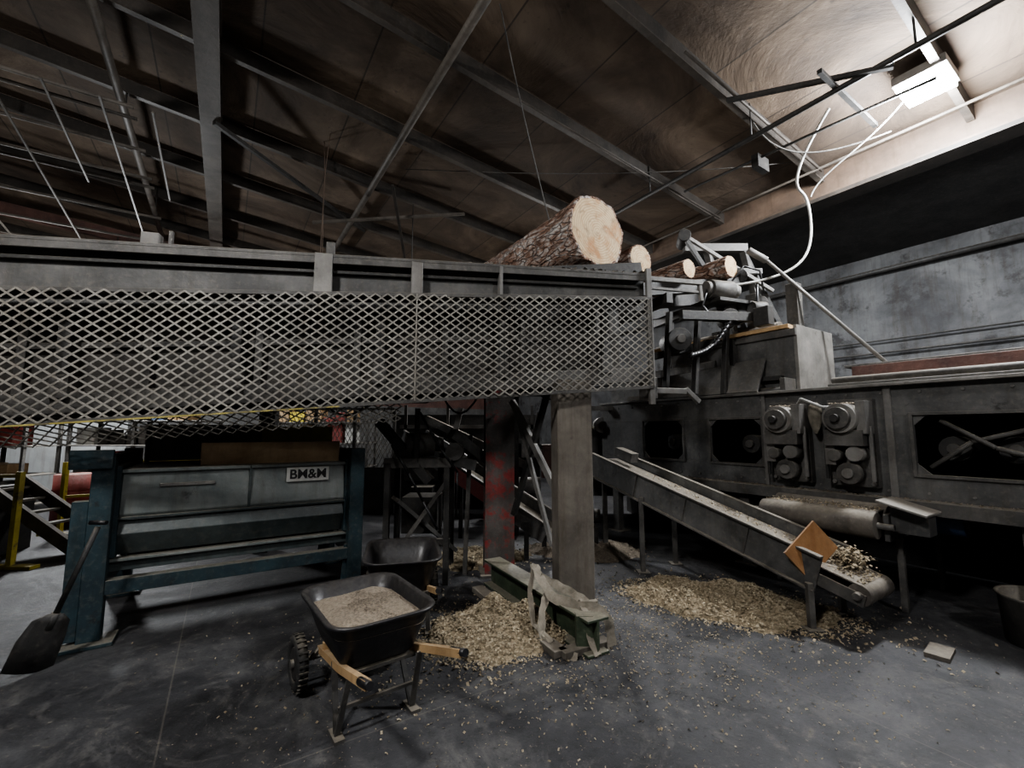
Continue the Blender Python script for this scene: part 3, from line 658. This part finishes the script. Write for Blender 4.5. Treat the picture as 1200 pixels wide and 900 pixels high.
o.tube([q(2.7, 5.9, 3.6), q(2.6, 5.85, 3.35), q(2.75, 5.85, 3.15), q(3.1, 5.9, 3.1), q(3.4, 5.95, 3.3), q(3.45, 6.0, 3.7)], .018, 'black', 8)
o.tube([q(3.1, 6.0, 3.75), q(3.25, 5.95, 3.95), q(3.5, 6.0, 3.9), q(3.6, 6.1, 3.6)], .014, 'black', 8)
o.box(6.2, 6.35, 3.2, 3.35, 2.1, 3.6, 'steel'); o.box(6.5, 6.65, 2.8, 2.95, 2.1, 3.7, 'steel')
o.cyl(q(3.55, 6.0, 4.1), q(4.85, 5.6, 2.5), .025, 'grey', 10)
o.cyl(q(3.35, 6.0, 4.2), q(3.6, 6.0, 4.05), .05, 'grey')
o.beam(q(2.2, 5.6, 3.15), q(3.3, 5.9, 3.2), .08, .12, 'dark'); o.beam(q(2.0, 6.2, 2.7), q(3.2, 6.3, 3.0), .1, .1, 'dark'); o.beam(q(1.9, 6.0, 2.4), q(2.9, 6.2, 2.6), .08, .1, 'steel')
for x in (2.1, 2.5, 2.9): o.beam(q(x, 6.0, 2.15), q(x+.1, 6.0, 3.3), .07, .07, 'dark')
o.cyl(q(2.3, 5.9, 2.9), q(2.3, 6.3, 2.9), .16, 'dark'); o.cyl(q(2.3, 5.85, 2.9), q(2.3, 5.9, 2.9), .06, 'grey')
o.done(.004)
o = Ob('drive_chain')
for k in range(16):
    f = k/15; p = V((2.95-.55*f, 5.8, 3.15-.5*f-.12*math.sin(math.pi*f)))
    o.cyl(p-V((.03, 0, .03)), p+V((.03, 0, .03)), .03, 'black', 8)
o.done()

# ------------------------------------------------------------ belt conveyors
o = Ob('belt_conveyor')
p0 = V((2.95, 3.76, .38)); p1 = V((1.32, 6.27, 1.20)); d = (p1-p0).normalized(); sd = d.cross(V((0, 0, 1))).normalized(); up = sd.cross(d)
for s in (-1, 1):
    o.beam(p0+d*.28+sd*.27*s, p1+sd*.27*s, .02, .30, 'machine'); o.beam(p0+d*.28+sd*.29*s+up*.15, p1+sd*.29*s+up*.15, .06, .02, 'steel'); o.beam(p0+d*.28+sd*.29*s-up*.15, p1+sd*.29*s-up*.15, .06, .02, 'steel')
    for f in (.35, 2.2):
        b0 = p0+d*f+sd*.3*s; o.beam((b0.x, b0.y, 0), (b0.x, b0.y, b0.z-.1), .05, .05, 'steel')
        o.box(b0.x-.07, b0.x+.07, b0.y-.07, b0.y+.07, 0, .012, 'steel')
    for f in (.9, 1.6, 2.3): 
        b0 = p0+d*f+sd*.285*s; o.beam(b0-up*.14, b0+up*.14, .03, .01, 'steel')
    o.beam(p0-d*.05+sd*.25*s-up*.05, p0+d*.4+sd*.25*s-up*.05, .02, .1, 'steel')
o.beam(p0+up*.05, p1+up*.05, .48, .015, 'belt'); o.beam(p0-up*.1, p1-up*.1, .48, .015, 'belt')
o.cyl(p0-sd*.24-up*.025, p0+sd*.24-up*.025, .085, 'belt', 20); o.cyl(p1-sd*.24-up*.025, p1+sd*.24-up*.025, .085, 'belt', 20)
o.cyl(p0-sd*.3-up*.025, p0+sd*.3-up*.025, .03, 'steel', 10)
o.beam(p1-d*.4+sd*.1+up*.2, p1-d*.1+sd*.1+up*.2, .14, .12, 'steel')
for _ in range(1200):
    f = random.random()**1.5*.8; o.chip(p0+(p1-p0)*f+sd*random.uniform(-.2, .2)+up*.065, random.uniform(.004, .012), 'chip')
o.done(.003)
o = Ob('discharge_conveyor', fAB)
o.cyl((4.98, 1.62, .80), (4.98, 2.62, .80), .12, 'belt', 24); o.box(4.98, 6.6, 1.64, 2.60, .905, .92, 'belt'); o.box(4.98, 6.6, 1.64, 2.60, .68, .695, 'belt')
o.box(5.05, 6.6, 1.56, 1.60, .66, .90, 'machine'); o.box(5.05, 6.6, 2.64, 2.68, .66, .90, 'machine')
o.cyl((4.98, 1.5, .80), (4.98, 2.72, .80), .03, 'steel'); o.cyl((5.3, 1.62, .86), (5.3, 2.62, .86), .1, 'belt')
o.box(5.1, 5.3, 1.30, 1.56, .74, .96, 'machine'); o.hexa([(4.9, 1.26, .93), (5.3, 1.26, .93), (5.3, 1.6, 1.02), (4.9, 1.6, 1.02), (4.9, 1.26, .95), (5.3, 1.26, .95), (5.3, 1.6, 1.04), (4.9, 1.6, 1.04)], 'machlite')
for c in (5.3, 6.4):
    for b in (1.55, 2.64): o.box(c, c+.05, b, b+.05, 0, .66, 'steel')
for _ in range(400): o.chip((random.uniform(4.95, 5.4), random.uniform(1.65, 2.6), .925+random.uniform(0, .015)), .009, 'chip')
o.done(.003)
o = Ob('plywood_baffle'); c = V((2.60, 3.93, .62))
o.beam(c+V((-.15, 0, -.13)), c+V((.15, .05, .13)), .02, .30, 'ply', roll=0, up=(-.7, 0, .7))
o.beam(c+V((.08, .06, -.02)), c+V((.22, .3, -.1)), .02, .03, 'steel'); o.done()
o = Ob('wood_shavings_clump')
for _ in range(1200): o.chip(V((2.93+random.gauss(0, .06), 3.98+random.gauss(0, .07), .53+random.gauss(0, .045))), random.uniform(.008, .018), 'chip')
o.done()
o = Ob('steel_bin'); cx, cy = 4.15, 3.55; L = []
for r, z in ((.26, 0), (.28, .34), (.295, .35), (.295, .37), (.265, .365), (.245, .03)): L.append([(cx+r*math.cos(k*math.pi/12), cy+r*math.sin(k*math.pi/12), z) for k in range(24)])
o.loops(L, 'steel', True, True); o.done()
o = Ob('wood_block'); o.beam((3.08, 3.38, .015), (3.28, 3.54, .015), .14, .03, 'belt'); o.done()

# ------------------------------------------------------------ background machinery
o = Ob('inclined_chip_conveyor')
p0 = V((.55, 5.95, .35)); p1 = V((-1.6, 7.2, 1.55)); d = (p1-p0).normalized(); sd = d.cross(V((0, 0, 1))).normalized(); up = sd.cross(d)
for s in (-1, 1): o.beam(p0+sd*.25*s, p1+sd*.25*s, .03, .24, 'machine'); o.beam(p0+sd*.27*s+up*.12, p1+sd*.27*s+up*.12, .05, .02, 'steel')
o.beam(p0-up*.02, p1-up*.02, .46, .02, 'belt'); o.beam(p0+d*.6+sd*.29, p0+d*1.5+sd*.29, .02, .2, 'red'); o.beam(p0+d*.6-sd*.29, p0+d*1.6-sd*.29, .02, .2, 'red')
for f in (.3, 1.9):
    for s in (-1, 1): b0 = p0+d*f+sd*.26*s; o.beam((b0.x, b0.y, 0), b0, .06, .06, 'dark')
o.done()
o = Ob('transfer_stand')
for x, y in ((-.72, 4.95), (-1.35, 4.85), (-.75, 5.6), (-1.4, 5.5)): o.beam((x, y, 0), (x, y, 1.3), .06, .06, 'dark')
o.beam((-1.4, 4.88, 1.3), (-.68, 4.97, 1.3), .1, .1, 'steel'); o.beam((-1.4, 5.5, 1.3), (-.7, 5.6, 1.3), .1, .1, 'steel'); o.beam((-1.4, 4.88, .45), (-.68, 4.97, .45), .06, .06, 'dark')
o.beam((-1.35, 5.2, 1.45), (-.45, 5.35, 1.25), .4, .12, 'machine'); o.cyl((-1.2, 5.0, 1.5), (-.9, 5.1, 1.5), .13, 'steel'); o.cyl((-.9, 5.1, 1.5), (-.8, 5.13, 1.5), .08, 'dark')
o.beam((-1.5, 5.0, 1.75), (-.9, 4.9, 1.1), .08, .1, 'dark'); o.beam((-1.35, 4.85, .2), (-.72, 4.95, 1.1), .04, .04, 'steel')
o.beam((-1.3, 5.0, .9), (-.7, 5.3, .3), .35, .04, 'machine'); o.box(-1.25, -.85, 5.1, 5.5, .5, .9, 'dark')
o.beam((-.7, 5.1, 1.62), (-.1, 5.6, 1.1), .12, .12, 'machine'); o.cyl((-.65, 4.98, 1.42), (-.65, 5.2, 1.42), .1, 'grey'); o.beam((-1.05, 4.9, 1.3), (-1.05, 4.9, 1.9), .05, .05, 'dark')
o.beam((-.55, 5.3, 0), (-.5, 5.35, 1.6), .05, .05, 'steel')
o.tube([(-1.3, 4.8, 1.5), (-1.1, 4.75, 1.2), (-.95, 4.8, .9), (-.8, 4.85, .6)], .015, 'black', 6)
o.tube([(-1.0, 4.8, 1.85), (-.8, 4.78, 1.5), (-.6, 4.9, 1.2), (-.62, 5.0, .7)], .013, 'black', 6)
o.done()
o = Ob('chip_transfer_machine')
o.box(1.1, 2.4, 8.0, 9.2, .5, 1.7, 'machine'); o.box(-2.6, .6, 9.6, 11, .1, 2.0, 'dark'); o.box(-2.3, -1.2, 9.5, 9.6, .6, 1.2, 'steel')
for x in (1.2, 1.6, 2.0): o.cyl((x, 7.8, 1.75), (x, 8.0, 1.75), .14, 'grey'); o.cyl((x, 7.75, 1.75), (x, 7.8, 1.75), .07, 'dark')
for x in (1.15, 2.3): o.box(x, x+.08, 8.0, 8.08, 0, .5, 'dark')
o.box(1.0, 2.3, 7.6, 7.7, 2.0, 2.08, 'steel'); o.box(-2.4, .5, 9.4, 9.5, 1.7, 1.78, 'grey')
for x in (-2.3, -1.4, -.5, .4): o.box(x, x+.06, 9.4, 9.46, 1.0, 2.2, 'steel')
o.beam((-1.8, 9.3, 1.9), (.4, 9.2, .9), .3, .15, 'steel'); o.box(-.9, -.4, 9.3, 9.5, .4, 1.1, 'machlite'); o.box(.2, .5, 9.2, 9.5, 1.1, 1.5, 'grey')
o.cyl((-.2, 8.6, 0), (-.2, 8.6, .9), .25, 'steel')
o.beam((-1.4, 8.6, .3), (-1.0, 8.6, 2.1), .08, .1, 'grey'); o.beam((.2, 8.4, .1), (.5, 8.4, 2.0), .06, .08, 'steel'); o.beam((-.4, 8.2, 1.6), (.8, 8.2, 1.3), .08, .08, 'machine')
o.box(-.6, -.2, 8.0, 8.3, .9, 1.3, 'machlite'); o.box(.55, .85, 8.1, 8.4, .8, 1.4, 'rust'); o.beam((-1.1, 8.1, .9), (-.1, 8.0, .2), .1, .14, 'red'); o.cyl((.1, 7.9, .7), (.5, 7.9, .7), .14, 'grey')
o.box(-1.9, -1.5, 8.4, 8.8, 0, .6, 'machine'); o.box(2.4, 3.4, 8.6, 9.4, 0, 1.9, 'dark'); o.done()
o = Ob('drive_motor')
o.cyl((.75, 6.5, .45), (1.15, 6.4, .45), .15, 'steel'); o.cyl((1.15, 6.4, .45), (1.25, 6.38, .45), .1, 'dark'); o.cyl((.95, 6.9, .7), (.95, 7.1, .7), .3, 'steel')
o.box(.75, 1.2, 6.3, 6.65, 0, .3, 'dark'); o.beam((.7, 6.2, 0), (.7, 6.2, 1.1), .06, .06, 'steel'); o.beam((1.3, 6.3, 0), (1.3, 6.3, 1.1), .06, .06, 'steel'); o.beam((.7, 6.2, 1.0), (1.3, 6.3, 1.0), .06, .06, 'steel')
o.cyl((.95, 6.9, 0), (.95, 6.9, .5), .06, 'dark'); o.done()

# left yard
o = Ob('safety_railing')
for x, y in ((-6.05, 5.5), (-7.2, 7.2), (-5.2, 8.6)):
    o.box(x-.03, x+.03, y-.03, y+.03, 0, 1.15, 'yellow'); o.box(x-.3, x+.3, y-.06, y+.06, 0, .04, 'yellow')
o.beam((-7.2, 7.2, 1.12), (-5.2, 8.6, 1.12), .05, .05, 'yellow'); o.beam((-7.2, 7.2, .6), (-5.2, 8.6, .6), .04, .04, 'yellow')
o.beam((-6.05, 5.5, 1.10), (-6.9, 5.4, 1.10), .04, .04, 'yellow'); o.done()
o = Ob('loading_ramp')
for dy in (0, .5): o.beam((-7.0, 5.9+dy, .95), (-5.6, 5.9+dy, .06), .06, .16, 'timber')
for k in range(6): f = (k+.5)/6; o.box(-7+1.4*f-.06, -7+1.4*f+.06, 5.9, 6.4, .92-.88*f, .95-.88*f, 'timber')
o.box(-7.1, -6.9, 5.85, 6.5, 0, .9, 'dark'); o.done()
def shelf(cx0, cy0, L_, seed):
    random.seed(seed); o = Ob('storage_shelf')
    for x in (cx0, cx0+L_/2, cx0+L_):
        for y in (cy0, cy0+.7): o.box(x-.03, x+.03, y-.03, y+.03, 0, 1.9, 'steel')
    for z in (.15, .75, 1.35, 1.88): o.box(cx0-.05, cx0+L_+.05, cy0-.05, cy0+.75, z-.03, z, 'grey')
    cols = ['card', 'red', 'white', 'yellow', 'blue', 'card', 'grey', 'orange', 'black', 'dark', 'steel', 'machine']
    for z in (.15, .75, 1.35, 1.88):
        x = cx0+.05
        while x < cx0+L_-.4:
            w = random.uniform(.12, .4); h = random.uniform(.12, .5); o.box(x, x+w, cy0+.1, cy0+.5, z, z+h, random.choice(cols)); x += w+random.uniform(.02, .1)
    o.done(.004)
shelf(-9.6, 9.6, 2.8, 3); shelf(-12.3, 9.0, 2.4, 5); shelf(-6.3, 11.3, 2.6, 9)
o = Ob('cardboard_box'); o.box(-6.9, -6.5, 8.0, 8.4, 0, .4, 'card'); o.box(-6.85, -6.55, 8.05, 8.35, .4, .7, 'card'); o.done()
o = Ob('gas_can'); o.box(-6.3, -6.0, 8.4, 8.6, 0, .35, 'red'); o.cyl((-6.1, 8.5, .35), (-6.05, 8.5, .43), .03, 'yellow'); o.done()
o = Ob('steel_drum'); o.cyl((-7.9, 8.1, 0), (-7.9, 8.1, .88), .29, 'red', 24); o.cyl((-7.9, 8.1, .3), (-7.9, 8.1, .32), .30, 'red', 24); o.cyl((-7.9, 8.1, .6), (-7.9, 8.1, .62), .30, 'red', 24); o.done()
o = Ob('workbench'); o.box(-6.2, -4.6, 9.4, 10.1, .85, .92, 'timber')
for x in (-6.15, -4.7):
    for y in (9.45, 10): o.box(x, x+.07, y, y+.07, 0, .85, 'steel')
o.box(-5.9, -5.5, 9.5, 9.8, .92, 1.2, 'red'); o.box(-5.2, -4.9, 9.6, 9.9, .92, 1.15, 'white'); o.box(-6.0, -5.0, 9.6, 9.9, .1, .5, 'dark'); o.done()
o = Ob('mesh_partition')
for x in (-4.8, -4.0, -3.2, -2.4): o.box(x-.03, x+.03, 8.97, 9.03, 0, 2.1, 'steel')
for k in range(28):
    x = -4.8+k*.0857
    if x < -2.45:
        o.beam((x, 9, .9), (min(x+.5, -2.4), 9, .9+min(.5, -2.4-x)*2), .008, .012, 'mesh')
        o.beam((x, 9, 2.1), (min(x+.5, -2.4), 9, 2.1-min(.5, -2.4-x)*2), .008, .012, 'mesh')
o.box(-4.8, -2.4, 8.98, 9.02, .88, .92, 'steel'); o.box(-4.8, -2.4, 8.98, 9.02, 2.08, 2.12, 'steel'); o.box(-4.8, -2.4, 9.05, 9.08, 0, .88, 'machine'); o.done()
o = Ob('floor_marking', fAB); o.box(-4.9, -4.8, 0, 9, .0, .003, 'yellow'); o.box(-3.15, -3.07, 0, 3.0, 0, .003, 'tape'); o.done()

# ------------------------------------------------------------ cables
cable('power_cable', [(4.2, 5.4, 5.9), (4.0, 5.8, 5.4), (4.0, 5.9, 5.0), (4.25, 6.0, 5.1), (4.3, 6.0, 4.4), (4.1, 6.0, 3.9), (3.5, 6.05, 3.75), (3.1, 6.05, 3.7)], .018, 'cable')
cable('power_cable', [(4.9, 5.1, 5.75), (4.6, 5.4, 5.3), (4.35, 5.9, 5.3), (4.3, 6.0, 5.0)], .010, 'cable')
cable('power_cable', [(3.3, 5.6, 5.85), (3.6, 5.7, 5.45), (4.1, 5.8, 5.35), (4.9, 5.3, 5.5)], .010, 'steel')
cable('hanging_wire', [(-.16, 4.4, 6.5), (.2, 5.6, 5.6), (.62, 6.2, 4.5), (.66, 6.3, 4.3)], .008, 'steel')
cable('hanging_wire', [(-1.9, 7.4, 6.3), (0, 7.2, 6.1), (2.0, 6.8, 5.75), (4.4, 6.5, 5.85)], .007, 'steel')
cable('hanging_wire', [(-3.2, 7.0, 6.6), (-3.1, 7.0, 5.5), (-3.25, 7.0, 4.6), (-3.1, 7.0, 3.4)], .008, 'brown')
cable('hanging_wire', [(-3.0, 6.8, 6.6), (-3.15, 6.8, 5.4), (-3.0, 6.8, 4.6), (-3.05, 6.8, 3.4)], .006, 'brown')

# ------------------------------------------------------------ world, camera
w = bpy.data.worlds.new('world'); S.world = w; w.use_nodes = True
w.node_tree.nodes['Background'].inputs[0].default_value = (.5, .6, .75, 1); w.node_tree.nodes['Background'].inputs[1].default_value = .3
cam = bpy.data.cameras.new('camera'); cam.sensor_width = 36; cam.lens = 36*515/1200; cam.clip_start = .05
co = bpy.data.objects.new('camera', cam); co.location = (0, 0, 1.65); co.rotation_euler = (math.radians(96.1), 0, 0)
S.collection.objects.link(co); S.camera = co
try:
    S.view_settings.look = 'AgX - Medium High Contrast'
except Exception: pass
S.view_settings.exposure = .85
